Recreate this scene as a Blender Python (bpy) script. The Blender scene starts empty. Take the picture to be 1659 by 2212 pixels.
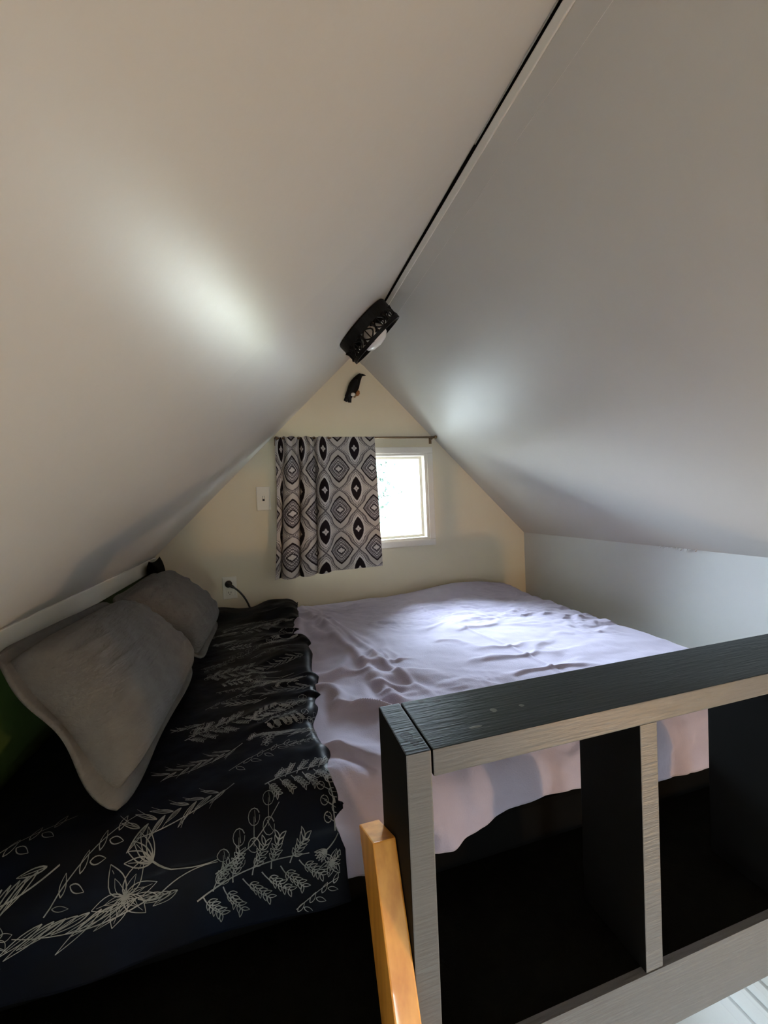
import bpy, bmesh, math, random
import numpy as np
from mathutils import Vector, Matrix

# ------------------------------------------------------------------ camera, sky, exposure
Z0 = 2.9                                  # eye height above the lower floor; loft geometry is given relative to the eye
sc = bpy.context.scene
col = sc.collection
sc.view_settings.view_transform = 'Standard'
sc.view_settings.look = 'None'
sc.view_settings.gamma = 1.0
sc.view_settings.use_curve_mapping = False
sc.view_settings.exposure = 0.0
sc.cycles.use_denoising = True
sc.cycles.max_bounces = 10
sc.cycles.diffuse_bounces = 6
sc.cycles.sample_clamp_indirect = 8.0
sc.cycles.caustics_reflective = False
sc.cycles.caustics_refractive = False

YAW, PITCH, ROLL, FPX = math.radians(16.03), math.radians(-1.637), math.radians(-2.506), 882.2
cam = bpy.data.objects.new('camera', bpy.data.cameras.new('camera'))
col.objects.link(cam)
F = Vector((math.sin(YAW) * math.cos(PITCH), math.cos(YAW) * math.cos(PITCH), math.sin(PITCH)))
Rt = Vector((math.cos(YAW), -math.sin(YAW), 0))
Up = Rt.cross(F)
R2 = math.cos(ROLL) * Rt + math.sin(ROLL) * Up
U2 = -math.sin(ROLL) * Rt + math.cos(ROLL) * Up
m = Matrix((R2, U2, -F)).transposed().to_4x4()
m.translation = (0, 0, Z0)
cam.matrix_world = m
cam.data.sensor_fit = 'HORIZONTAL'
cam.data.sensor_width = 36
cam.data.lens = 36 * FPX / 1659
cam.data.clip_start = 0.02
sc.camera = cam

SKY = 208.0
world = bpy.data.worlds.new('sky')
sc.world = world
world.use_nodes = True
wn = world.node_tree.nodes
wl = world.node_tree.links
wn.clear()
tc = wn.new('ShaderNodeTexCoord')
sep = wn.new('ShaderNodeSeparateXYZ')
ramp = wn.new('ShaderNodeValToRGB')
bg = wn.new('ShaderNodeBackground')
wo = wn.new('ShaderNodeOutputWorld')
mr = wn.new('ShaderNodeMapRange')
mr.inputs['From Min'].default_value = -1
mr.inputs['From Max'].default_value = 1
wl.new(tc.outputs['Generated'], sep.inputs[0])
wl.new(sep.outputs['Z'], mr.inputs['Value'])
wl.new(mr.outputs[0], ramp.inputs[0])
wl.new(ramp.outputs[0], bg.inputs['Color'])
wl.new(bg.outputs[0], wo.inputs[0])
cr = ramp.color_ramp
cr.elements[0].position = 0.0
cr.elements[0].color = (0.10, 0.12, 0.09, 1)
cr.elements[1].position = 1.0
cr.elements[1].color = (0.74, 0.87, 1.0, 1)
e = cr.elements.new(0.47); e.color = (0.16, 0.18, 0.14, 1)
# overcast sky: the horizon is about half as bright as higher up
e = cr.elements.new(0.50); e.color = (0.56, 0.61, 0.66, 1)
e = cr.elements.new(0.58); e.color = (0.72, 0.84, 1.0, 1)
bg.inputs['Strength'].default_value = SKY

def portal(name, loc, rot, sx, sy):
    l = bpy.data.lights.new(name, 'AREA')
    l.shape = 'RECTANGLE'; l.size = sx; l.size_y = sy
    l.cycles.is_portal = True
    o = bpy.data.objects.new(name, l)
    col.objects.link(o)
    o.location = (loc[0], loc[1], loc[2] + Z0); o.rotation_euler = rot
portal('daylight_portal_gable', (0.507, 2.37, 0.013), (math.radians(-90), 0, 0), 0.83, 0.52)
portal('daylight_portal_rear', (0.5, -3.73, -1.0), (math.radians(90), 0, 0), 0.6, 0.7)
portal('daylight_portal_lower', (0.81, 2.37, -1.675), (math.radians(-90), 0, 0), 0.42, 0.35)
portal('daylight_portal_side', (1.69, -1.4, -1.465), (0, math.radians(90), 0), 0.37, 0.5)

# ------------------------------------------------------------------ room measures (relative to the eye)
D = 2.25                                  # gable wall
XL, XR = -0.5525, 1.5665                  # knee walls
AX, AZ = 0.507, 0.8175                    # ridge
EZ = -0.242                               # eaves
YB = -3.6                                 # rear wall
FZ = -2.9                                 # lower floor
LF = -0.80                                # loft floor
RY0, RY1, RZ = 0.515, 0.655, -0.345       # rail near face, far face, top

# ------------------------------------------------------------------ materials
def mat(name, c, rough=0.6, c2=None, scale=8, stretch=(1, 1, 1), bump=0.0, bscale=None, spec=0.5, bstretch=None,
        coat=0.0, sheen=0.0, detail=4, metal=0.0, bdist=0.002):
    m = bpy.data.materials.new(name)
    m.use_nodes = True
    nt = m.node_tree; n = nt.nodes; L = nt.links
    b = n['Principled BSDF']
    b.inputs['Roughness'].default_value = rough
    b.inputs['Specular IOR Level'].default_value = spec
    b.inputs['Coat Weight'].default_value = coat
    b.inputs['Sheen Weight'].default_value = sheen
    b.inputs['Metallic'].default_value = metal
    t = n.new('ShaderNodeTexCoord')
    mp = n.new('ShaderNodeMapping'); mp.inputs['Scale'].default_value = stretch
    L.new(t.outputs['Object'], mp.inputs[0])
    nz = n.new('ShaderNodeTexNoise'); nz.inputs['Scale'].default_value = scale; nz.inputs['Detail'].default_value = detail
    L.new(mp.outputs[0], nz.inputs[0])
    r = n.new('ShaderNodeValToRGB')
    r.color_ramp.elements[0].position = 0.32; r.color_ramp.elements[1].position = 0.68
    if c2 is None: c2 = tuple(x * 0.94 for x in c)
    r.color_ramp.elements[0].color = (*c, 1); r.color_ramp.elements[1].color = (*c2, 1)
    L.new(nz.outputs[0], r.inputs[0]); L.new(r.outputs[0], b.inputs['Base Color'])
    if bump:
        mp2 = n.new('ShaderNodeMapping'); mp2.inputs['Scale'].default_value = bstretch or stretch
        L.new(t.outputs['Object'], mp2.inputs[0])
        n2 = n.new('ShaderNodeTexNoise'); n2.inputs['Scale'].default_value = bscale or scale * 8
        n2.inputs['Detail'].default_value = 3
        L.new(mp2.outputs[0], n2.inputs[0])
        bp = n.new('ShaderNodeBump'); bp.inputs['Strength'].default_value = bump; bp.inputs['Distance'].default_value = bdist
        L.new(n2.outputs[0], bp.inputs['Height']); L.new(bp.outputs[0], b.inputs['Normal'])
    return m

M = {}
M['ceil'] = mat('semi gloss ceiling paint', (0.55, 0.53, 0.49), 0.37, (0.525, 0.505, 0.47), 3, bump=0.12, bscale=55, spec=0.32)
M['wall'] = mat('pale grey wall paint', (0.60, 0.61, 0.59), 0.42, (0.56, 0.57, 0.56), 3, bump=0.1, bscale=70)
M['gable'] = mat('cream wall paint', (0.78, 0.70, 0.53), 0.5, (0.75, 0.675, 0.51), 3, bump=0.1, bscale=70)
M['green'] = mat('green wall paint', (0.07, 0.12, 0.03), 0.5, (0.06, 0.11, 0.028), 4, bump=0.1, bscale=70)
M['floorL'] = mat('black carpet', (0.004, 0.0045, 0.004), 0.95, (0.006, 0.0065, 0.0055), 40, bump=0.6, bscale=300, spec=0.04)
M['floor'] = mat('brown plank floor', (0.22, 0.15, 0.09), 0.45, (0.16, 0.10, 0.06), 3, stretch=(1, 12, 1))
M['trimw'] = mat('cream trim paint', (0.70, 0.68, 0.62), 0.4)
M['void'] = mat('black gap', (0.004, 0.004, 0.004), 0.9, spec=0.1)
M['winw'] = mat('warm white vinyl', (0.87, 0.82, 0.74), 0.35)
M['plate'] = mat('ivory plastic', (0.88, 0.84, 0.74), 0.35)
M['black'] = mat('black metal', (0.004, 0.004, 0.004), 0.5, spec=.15)
M['blackp'] = mat('black plastic', (0.012, 0.012, 0.012), 0.35)
M['brass'] = mat('antique brass', (0.20, 0.13, 0.07), 0.3, metal=0.8)
M['duvet'] = mat('lavender grey cotton', (0.425, 0.395, 0.51), 0.85, (0.39, 0.36, 0.47), 14, bump=0.35, bscale=260, spec=0.2, sheen=0.2)
M['pillow'] = mat('grey linen', (0.135, 0.130, 0.125), 0.9, (0.115, 0.11, 0.105), 30, bump=0.8, bscale=90, bstretch=(1.2, 0.3, 1.8), spec=0.15, bdist=.004)
M['blanket'] = mat('black satin cotton', (0.0045, 0.005, 0.007), 0.42, (0.004, 0.006, 0.012), 10, bump=0.25, bscale=40, spec=0.045)
M['print'] = mat('off white line print', (0.27, 0.27, 0.26), 0.8, (0.13, 0.14, 0.135), 30, spec=0.1)
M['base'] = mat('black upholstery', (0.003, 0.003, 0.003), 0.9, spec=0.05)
M['opal'] = mat('opal glass', (0.75, 0.75, 0.72), 0.2)
M['orange'] = mat('orange paint', (0.35, 0.14, 0.04), 0.5)
M['dot'] = mat('white paint', (0.7, 0.68, 0.64), 0.5)
M['bark'] = mat('bark', (0.02, 0.016, 0.012), 0.9)
M['leaf'] = mat('leaves', (0.10, 0.15, 0.12), 0.8, (0.13, 0.18, 0.15), 3, spec=0.1)
M['grass'] = mat('gravel', (0.085, 0.082, 0.072), 0.9, (0.06, 0.06, 0.052), 2)
M['chrome'] = mat('brushed steel', (0.5, 0.5, 0.5), 0.3, metal=1.0)

def rail_material(name, c, c2, spots=(), rough=.45, spec=.5):
    m = mat(name, c, rough, c2, 5, stretch=(0.6, 9, 9), bump=0.5, bscale=16, bstretch=(1.2, 14, 14), bdist=0.003, spec=spec)
    nt = m.node_tree; n = nt.nodes; L = nt.links
    b = n['Principled BSDF']
    src = b.inputs['Base Color'].links[0].from_socket
    geo = n.new('ShaderNodeTexCoord')
    for (x, y, z, rx, ry, cc) in spots:
        sub = n.new('ShaderNodeVectorMath'); sub.operation = 'SUBTRACT'
        L.new(geo.outputs['Object'], sub.inputs[0]); sub.inputs[1].default_value = (x, y, z)
        mul = n.new('ShaderNodeVectorMath'); mul.operation = 'MULTIPLY'
        L.new(sub.outputs[0], mul.inputs[0]); mul.inputs[1].default_value = (1 / rx, 1 / ry, 1 / 0.004)
        nz = n.new('ShaderNodeTexNoise'); nz.inputs['Scale'].default_value = 1.3
        L.new(mul.outputs[0], nz.inputs[0])
        add = n.new('ShaderNodeVectorMath'); add.operation = 'ADD'
        L.new(mul.outputs[0], add.inputs[0])
        sc2 = n.new('ShaderNodeVectorMath'); sc2.operation = 'SCALE'; sc2.inputs['Scale'].default_value = 1.1
        off = n.new('ShaderNodeVectorMath'); off.operation = 'SUBTRACT'; off.inputs[1].default_value = (0.5, 0.5, 0.5)
        L.new(nz.outputs['Color'], off.inputs[0]); L.new(off.outputs[0], sc2.inputs[0]); L.new(sc2.outputs[0], add.inputs[1])
        ln = n.new('ShaderNodeVectorMath'); ln.operation = 'LENGTH'
        L.new(add.outputs[0], ln.inputs[0])
        mr = n.new('ShaderNodeMapRange'); mr.inputs['From Min'].default_value = 0.8; mr.inputs['From Max'].default_value = 1.0
        mr.inputs['To Min'].default_value = 1; mr.inputs['To Max'].default_value = 0
        L.new(ln.outputs['Value'], mr.inputs['Value'])
        mx = n.new('ShaderNodeMix'); mx.data_type = 'RGBA'
        L.new(mr.outputs[0], mx.inputs['Factor']); L.new(src, mx.inputs[6]); mx.inputs[7].default_value = (*cc, 1)
        src = mx.outputs[2]
    L.new(src, b.inputs['Base Color'])
    return m
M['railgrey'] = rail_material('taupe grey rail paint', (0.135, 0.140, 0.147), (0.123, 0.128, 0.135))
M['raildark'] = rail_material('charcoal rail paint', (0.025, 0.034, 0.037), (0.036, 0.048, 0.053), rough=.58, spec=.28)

def wood_material():
    m = mat('orange varnished pine', (0.92, 0.43, 0.07), 0.4, (0.72, 0.28, 0.035), 6, stretch=(9, 9, 0.7), coat=0.15)
    return m
M['wood'] = wood_material()

def glass_material():
    m = bpy.data.materials.new('window glass'); m.use_nodes = True
    n = m.node_tree.nodes; L = m.node_tree.links; n.clear()
    t = n.new('ShaderNodeBsdfTransparent'); t.inputs[0].default_value = (0.97, 0.985, 0.98, 1)
    g = n.new('ShaderNodeBsdfGlossy'); g.inputs['Roughness'].default_value = 0.02
    mx = n.new('ShaderNodeMixShader'); o = n.new('ShaderNodeOutputMaterial')
    mx.inputs[0].default_value = 0.05
    L.new(t.outputs[0], mx.inputs[1]); L.new(g.outputs[0], mx.inputs[2]); L.new(mx.outputs[0], o.inputs[0])
    return m
M['glass'] = glass_material()

def lamp_glass(c, s):
    m = bpy.data.materials.new('lit lamp glass'); m.use_nodes = True
    b = m.node_tree.nodes['Principled BSDF']
    b.inputs['Base Color'].default_value = (0.8, 0.7, 0.55, 1)
    b.inputs['Emission Color'].default_value = (*c, 1); b.inputs['Emission Strength'].default_value = s
    return m

def vcol_material(name, rough=0.85):
    m = mat(name, (1, 1, 1), rough, bump=0.3, scale=10, bscale=300, spec=0.15)
    nt = m.node_tree
    a = nt.nodes.new('ShaderNodeVertexColor'); a.layer_name = 'print'
    nt.links.new(a.outputs[0], nt.nodes['Principled BSDF'].inputs['Base Color'])
    return m

# ------------------------------------------------------------------ builders
def tag(o, label=None, cat=None, group=None, kind=None):
    if label: o['label'] = label
    if cat: o['category'] = cat
    if group: o['group'] = group
    if kind: o['kind'] = kind
    return o

def thing(name, loc, label=None, cat=None, kind=None, group=None):
    o = bpy.data.objects.new(name, None)
    o.empty_display_size = 0.05
    col.objects.link(o)
    o.location = (loc[0], loc[1], loc[2] + Z0)
    return tag(o, label, cat, group, kind)

def wpos(o):
    v = Vector(o.location)
    if o.parent: v = v + wpos(o.parent)
    return v

def mesh(name, verts, faces, material, parent=None, smooth=False, mats=None, fm=None):
    """verts relative to the eye; the origin goes to the bottom centre of the bounding box"""
    v = np.asarray(verts, dtype=float).reshape(-1, 3).copy()
    v[:, 2] += Z0
    lo, hi = v.min(0), v.max(0)
    org = np.array([(lo[0] + hi[0]) / 2, (lo[1] + hi[1]) / 2, lo[2]])
    me = bpy.data.meshes.new(name)
    me.from_pydata((v - org).tolist(), [], faces)
    for mm in (mats or [material]): me.materials.append(mm)
    if fm is not None: me.polygons.foreach_set('material_index', fm)
    if smooth: me.polygons.foreach_set('use_smooth', [True] * len(me.polygons))
    me.update()
    o = bpy.data.objects.new(name, me)
    col.objects.link(o)
    loc = Vector(org)
    if parent is not None:
        o.parent = parent
        loc = loc - wpos(parent)
    o.location = loc
    return o

class MB:
    def __init__(s): s.v = []; s.f = []
    def add(s, v, f):
        k = len(s.v); s.v += [tuple(x) for x in v]; s.f += [tuple(i + k for i in q) for q in f]; return s
    def box(s, x0, x1, y0, y1, z0, z1):
        v = [(x, y, z) for z in (z0, z1) for y in (y0, y1) for x in (x0, x1)]
        return s.add(v, [(0, 2, 3, 1), (4, 5, 7, 6), (0, 1, 5, 4), (2, 6, 7, 3), (0, 4, 6, 2), (1, 3, 7, 5)])
    def prism(s, poly, axis, a, b):
        """poly in the two other axes (in xyz order), extruded along axis from a to b"""
        n = len(poly); v = []
        for t in (a, b):
            for p in poly:
                q = list(p); q.insert('xyz'.index(axis), t); v.append(tuple(q))
        f = [tuple(range(n))[::-1], tuple(range(n, 2 * n))] + [(i, (i + 1) % n, n + (i + 1) % n, n + i) for i in range(n)]
        return s.add(v, f)
    def tube(s, pts, r, n=10, cap=True):
        pts = [Vector(p) for p in pts]; k = len(pts)
        rr = r if isinstance(r, (list, tuple)) else [r] * k
        v = []; up = None
        for i, p in enumerate(pts):
            d = (pts[min(i + 1, k - 1)] - pts[max(i - 1, 0)]).normalized()
            if up is None: up = Vector((0, 0, 1)) if abs(d.z) < 0.9 else Vector((0, 1, 0))
            a = d.cross(up).normalized(); up = a.cross(d).normalized()
            for j in range(n):
                t = 2 * math.pi * j / n
                v.append(tuple(p + rr[i] * (math.cos(t) * a + math.sin(t) * up)))
        f = [(i * n + j, i * n + (j + 1) % n, (i + 1) * n + (j + 1) % n, (i + 1) * n + j) for i in range(k - 1) for j in range(n)]
        if cap: f += [tuple(range(n))[::-1], tuple((k - 1) * n + j for j in range(n))]
        return s.add(v, f)
    def build(s, name, material, parent=None, smooth=False, bevel=0.0, seg=2, mats=None, fm=None):
        if not bevel:
            o = mesh(name, s.v, s.f, material, parent, smooth, mats, fm)
        else:
            bm = bmesh.new()
            vs = [bm.verts.new(p) for p in s.v]
            for q in s.f: bm.faces.new([vs[i] for i in q])
            bmesh.ops.recalc_face_normals(bm, faces=bm.faces)
            bmesh.ops.bevel(bm, geom=list(bm.edges), offset=bevel, segments=seg, affect='EDGES', profile=0.6)
            bm.verts.index_update()
            o = mesh(name, [v.co[:] for v in bm.verts], [[v.index for v in f.verts] for f in bm.faces], material, parent, smooth, mats)
            if mats and fm: 
                o.data.update()
                for p in o.data.polygons: p.material_index = fm(p.normal)
            bm.free()
            return o
        bm = bmesh.new(); bm.from_mesh(o.data)
        bmesh.ops.recalc_face_normals(bm, faces=bm.faces); bm.to_mesh(o.data); bm.free()
        return o

def box(name, x0, x1, y0, y1, z0, z1, material, parent=None, bevel=0.0, **k):
    return MB().box(x0, x1, y0, y1, z0, z1).build(name, material, parent, bevel=bevel, **k)

# value noise (numpy)
_rng = np.random.RandomState(7)
_T = _rng.rand(256, 256)
def vnoise(x, y, o=0):
    x = np.asarray(x) + 37.3 * o; y = np.asarray(y) + 91.7 * o
    xi = np.floor(x).astype(int); yi = np.floor(y).astype(int)
    fx = x - xi; fy = y - yi
    fx = fx * fx * fx * (fx * (6 * fx - 15) + 10); fy = fy * fy * fy * (fy * (6 * fy - 15) + 10)
    g = lambda a, b: _T[a % 256, b % 256]
    return (g(xi, yi) * (1 - fx) + g(xi + 1, yi) * fx) * (1 - fy) + (g(xi, yi + 1) * (1 - fx) + g(xi + 1, yi + 1) * fx) * fy
def fbm(x, y, o=0, n=4):
    s = 0; a = 0.5; f = 1
    for k in range(n):
        s = s + a * (vnoise(x * f, y * f, o + k) - 0.5); a *= 0.5; f *= 2.03
    return s
def ridge(x, y, o=0, w=0.16):
    """narrow fold lines"""
    v = fbm(x, y, o, 2) / 0.4
    return np.exp(-(v / w) ** 2)
def sstep(a, b, x):
    t = np.clip((np.asarray(x, dtype=float) - a) / (b - a), 0, 1); return t * t * (3 - 2 * t)
def grid_faces(nu, nv):
    i = np.arange(nu - 1)[:, None]; j = np.arange(nv - 1)[None, :]
    a = (i * nv + j).ravel()
    return np.stack([a, a + nv, a + nv + 1, a + 1], 1).tolist()

# ------------------------------------------------------------------ the setting
# gable wall with its window opening
HX0, HX1, HZ0, HZ1 = 0.094, 0.920, EZ, 0.268
g = MB()
GX0, GX1, GZ0, GZ1 = .60, 1.02, -1.85, -1.50
g.box(XL - .12, XR + .12, D, D + .1, FZ, GZ0).box(XL - .12, XR + .12, D, D + .1, GZ1, EZ)
g.box(XL - .12, GX0, D, D + .1, GZ0, GZ1).box(GX1, XR + .12, D, D + .1, GZ0, GZ1)
g.prism([(XL, EZ), (HX0, EZ), (HX0, HZ1), (AX - (AZ - HZ1), HZ1)], 'y', D, D + .1)
g.prism([(HX1, EZ), (XR, EZ), (AX + (AZ - HZ1), HZ1), (HX1, HZ1)], 'y', D, D + .1)
g.prism([(AX - (AZ - HZ1), HZ1), (AX + (AZ - HZ1), HZ1), (AX, AZ)], 'y', D, D + .1)
tag(g.build('wall_back', M['gable']), 'cream painted gable end wall around the small curtained window', kind='structure')
# knee walls and the walls of the room below
tag(box('wall_left', XL - .1, XL, RY0 - .4, D, -.86, EZ + .03, M['green']), 'low green knee wall behind the pillows', kind='structure')
w = MB().box(XL - .1, XL, YB, RY0 - .4, FZ, EZ + .03).box(XL - .1, XL, RY0 - .4, D, FZ, -.86)
tag(w.build('wall_left_lower', M['wall']), 'pale wall of the room below the loft', kind='structure')
WY0, WY1, WZ0, WZ1 = -1.65, -1.15, -1.65, -1.28
w = MB().box(XR, XR + .1, YB, D, WZ1, EZ + .03).box(XR, XR + .1, YB, D, FZ, WZ0)
w.box(XR, XR + .1, YB, WY0, WZ0, WZ1).box(XR, XR + .1, WY1, D, WZ0, WZ1)
tag(w.build('wall_right', M['wall']), 'low pale grey knee wall at the foot of the bed', kind='structure')
RX0, RX1, RZ0, RZ1 = 0.20, 0.80, -1.35, -0.65
w = MB().box(XL - .1, RX0, YB - .1, YB, FZ, EZ).box(RX1, XR + .1, YB - .1, YB, FZ, EZ)
w.box(RX0, RX1, YB - .1, YB, FZ, RZ0).box(RX0, RX1, YB - .1, YB, RZ1, EZ)
w.prism([(XL - .1, EZ), (XR + .1, EZ), (AX, AZ + .1)], 'y', YB - .1, YB)
tag(w.build('wall_front', M['wall']), 'rear wall of the main room with the large window', kind='structure')
tag(box('floor', XL - .1, XR + .1, YB - .1, D + .1, FZ - .1, FZ, M['floor']), 'plank floor of the room below', kind='structure')
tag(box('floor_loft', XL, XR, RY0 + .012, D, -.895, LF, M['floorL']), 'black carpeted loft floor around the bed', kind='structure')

# sloping ceilings: panels of the left slope stop short of the ridge batten
T = .06
cl = thing('ceiling_left', (XL, -.7, EZ), 'left sloping ceiling in glossy warm white paint', kind='structure')
def slope_left(name, y0, y1, gap, lift, parent):
    k = lift
    x1 = AX - gap
    z = lambda x: AZ - (AX - x) - k
    poly = [(XL - .12, z(XL - .12)), (x1, z(x1)), (x1 - T * .7, z(x1) + T * .7), (XL - .12 - T * .7, z(XL - .12) + T * .7)]
    return MB().prism(poly, 'y', y0, y1).build(name, M['ceil'], parent)
slope_left('ceiling_panel', YB - .1, .862, 0, 0, cl)
slope_left('ceiling_panel', .862, D + .80, 0, 0, cl)   # runs on outside as the roof overhang
zr = lambda x: AZ - (x - AX)
cr_ = MB().prism([(AX, AZ), (XR + .12, zr(XR + .12)), (XR + .12 + T * .7, zr(XR + .12) + T * .7), (AX, AZ + T * 1.4)], 'y', YB - .1, D + .80)
tag(cr_.build('ceiling_right', M['ceil']), 'right sloping ceiling in glossy pale paint', kind='structure')
# ridge: open dark joint, pale batten and a thin flat strip on the right slope
q = .7071
def batten(y0, y1, s0, s1, th, b=None):
    P = lambda s, n: (AX + s * q - n * q, AZ - s * q - n * q)
    return (b or MB()).prism([P(s0, 0), P(s1, 0), P(s1, th), P(s0, th)], 'y', y0, y1)
tag(batten(.862, D, .0, .0095, .0035, batten(YB, .862, .003, .0095, .0035)).build('trim_1', M['void']), 'dark open joint along the ridge', kind='structure')
tag(batten(YB, .862, .0, .003, .006).build('trim_5', M['ceil']), 'narrow filler edge at the near end of the ridge joint', kind='structure')
tag(batten(YB, D, .0095, .026, .012).build('trim_2', M['trimw'], bevel=.002), 'ridge batten painted lighter for the light its face catches', kind='structure')  # brighter paint stands in for light caught at a different tilt
tag(batten(YB, D, .026, .075, .0025).build('trim_6', M['ceil'], bevel=.0008), 'thin flat strip beside the ridge batten', kind='structure')
# trim strip along the left eave, loft edge fascia
tag(box('trim_3', XL, XL + .016, YB, D, EZ - .050, EZ + .010, M['trimw'], bevel=.003), 'pale trim strip under the left eave', kind='structure')
tag(MB().box(XL, XR, RY0, RY0 + .012, -.908, LF).build('trim_4', M['railgrey']), 'grey fascia board along the loft edge', kind='structure')

# gable window
w1 = thing('window_1', (AX, D, HZ0), 'white sliding window half open to daylight beside the curtain', kind='structure')
def frame(name, x0, x1, z0, z1, wd, y0, y1, parent, material, bevel=.003):
    b = MB()
    b.box(x0, x1, y0, y1, z1 - wd, z1).box(x0, x1, y0, y1, z0, z0 + wd)
    b.box(x0, x0 + wd, y0, y1, z0 + wd, z1 - wd).box(x1 - wd, x1, y0, y1, z0 + wd, z1 - wd)
    return b.build(name, material, parent, bevel=bevel)
frame('window_casing', .058, .956, -.275, .302, .036, D - .013, D + .02, w1, M['winw'])
frame('window_frame', HX0, HX1, HZ0, HZ1, .016, D - .004, D + .098, w1, M['winw'])
frame('window_sash', .49, .906, -.228, .254, .017, D + .045, D + .070, w1, M['winw'])
frame('window_sash', .108, .525, -.228, .254, .017, D + .072, D + .094, w1, M['winw'])
box('pane', .505, .891, D + .055, D + .059, -.212, .238, M['glass'], w1)
box('pane', .123, .510, D + .081, D + .085, -.212, .238, M['glass'], w1)
# windows of the room below and behind
w2 = thing('window_2', (XR, -1.4, WZ0), 'white framed side window in the room below', kind='structure')
b = MB().box(XR - .012, XR + .08, WY0 - .05, WY1 + .05, WZ1, WZ1 + .05).box(XR - .012, XR + .08, WY0 - .05, WY0, WZ0, WZ1).box(XR - .012, XR + .08, WY1, WY1 + .05, WZ0, WZ1)
b.build('window_frame', M['winw'], w2)
box('window_sill', XR - .05, XR + .08, WY0 - .06, WY1 + .06, WZ0 - .03, WZ0, M['winw'], w2, bevel=.004)
box('window_apron', XR - .014, XR, WY0 - .06, WY1 + .06, WZ0 - .11, WZ0 - .035, M['winw'], w2, bevel=.003)
box('pane', XR + .05, XR + .054, WY0, WY1, WZ0, WZ1, M['glass'], w2)
w4 = thing('window_added', (.85, D, GZ0), 'unseen window added under the loft to brighten the lower right corner', kind='structure')  # unseen opening added to throw daylight on the wall below the loft
frame('window_frame', GX0 - .04, GX1 + .04, GZ0 - .04, GZ1 + .04, .05, D - .012, D + .08, w4, M['winw'])
box('pane', GX0, GX1, D + .05, D + .054, GZ0, GZ1, M['glass'], w4)
for zz, wd_ in ((-1.72, .03), (-1.80, .022), (-1.90, .05)):
    tag(box('trim_7', XR - .014, XR, RY0 - .3, D, zz - wd_, zz, M['wall'], bevel=.003), 'horizontal wall moulding under the loft at height %d cm' % round((zz + Z0) * 100), kind='structure')
w3 = thing('window_3', (.5, YB, RZ0), 'large window at the far end of the main room', kind='structure')
frame('window_frame', RX0 - .04, RX1 + .04, RZ0 - .04, RZ1 + .04, .05, YB - .08, YB + .015, w3, M['winw'])
box('window_mullion', .48, .52, YB - .07, YB - .03, RZ0, RZ1, M['winw'], w3)
box('pane', RX0, .48, YB - .055, YB - .05, RZ0, RZ1, M['glass'], w3)
box('pane', .52, RX1, YB - .055, YB - .05, RZ0, RZ1, M['glass'], w3)

# ------------------------------------------------------------------ outside
tag(mesh('ground', [(-40, -40, -3.4), (40, -40, -3.4), (40, 40, -3.4), (-40, 40, -3.4)], [(0, 1, 2, 3)], M['grass']), 'gravel yard outside the house', kind='structure')
def tree(cx, cy, h, rad, zc, label, seed):
    rn = random.Random(seed)
    t = thing('tree', (cx, cy, -3.4), label, 'tree', group='trees outside the window')
    b = MB().tube([(cx, cy, -3.4), (cx + .05, cy, -2), (cx - .05, cy, zc)], [.16, .13, .06], 10)
    for k in range(7):
        a = k * .9; b.tube([(cx, cy, zc - .8 + .15 * k), (cx + rad * .6 * math.cos(a), cy + rad * .6 * math.sin(a), zc - .2 + .18 * k)], [.05, .02], 6)
    b.build('trunk', M['bark'], t, smooth=True)
    v = []; f = []
    for k in range(5200):
        while True:
            p = Vector((rn.uniform(-1, 1), rn.uniform(-1, 1), rn.uniform(-1, 1)))
            if .45 < p.length < 1: break
        p = Vector((cx, cy, zc)) + Vector((p.x * rad, p.y * rad, p.z * rad * 1.1))
        a = Vector((rn.gauss(0, 1), rn.gauss(0, 1), rn.gauss(0, 1))).normalized(); c = a.orthogonal().normalized(); s = rn.uniform(.05, .1)
        i = len(v)
        v += [p - a * s, p + c * s * .5, p + a * s, p - c * s * .5]; f.append((i, i + 1, i + 2, i + 3))
    tag(mesh('foliage', [tuple(x) for x in v], f, M['leaf'], t), kind='stuff')
tree(1.45, 7.0, 4, 1.0, .55, 'leafy green tree seen washed out through the window', 3)

M['blocker'] = mat('grey blocker boards', (0.13, 0.125, 0.115), 0.8, (0.09, 0.087, 0.08), 3, stretch=(8, 8, .5))
sh = thing('light_blocker', (-4.8, 5.6, -3.4), 'unseen grey shed standing beside the house', 'blocker')  # out-of-view block added to keep window light off the right ceiling
box('wall', -7.6, -2.1, 4.4, 6.8, -3.4, .7, M['blocker'], sh)
MB().prism([(4.2, .7), (7.0, .7), (5.6, 1.9)], 'x', -7.8, -1.95).build('roof', M['base'], sh)
box('door', -4.2, -3.2, 4.36, 4.41, -3.4, -1.4, M['bark'], sh)
# ------------------------------------------------------------------ bed
BX0, BX1, BY0, BY1, BT = -.53, 1.40, .76, 2.225, -.565
bed = thing('bed', ((BX0 + BX1) / 2, (BY0 + BY1) / 2, LF), 'low double bed filling the loft under the window', 'bed')
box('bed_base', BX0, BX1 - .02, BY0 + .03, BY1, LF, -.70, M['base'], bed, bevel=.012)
box('mattress', BX0, BX1 - .01, BY0 + .02, BY1, -.70, BT - .012, M['base'], bed, bevel=.04, seg=3)

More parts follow.
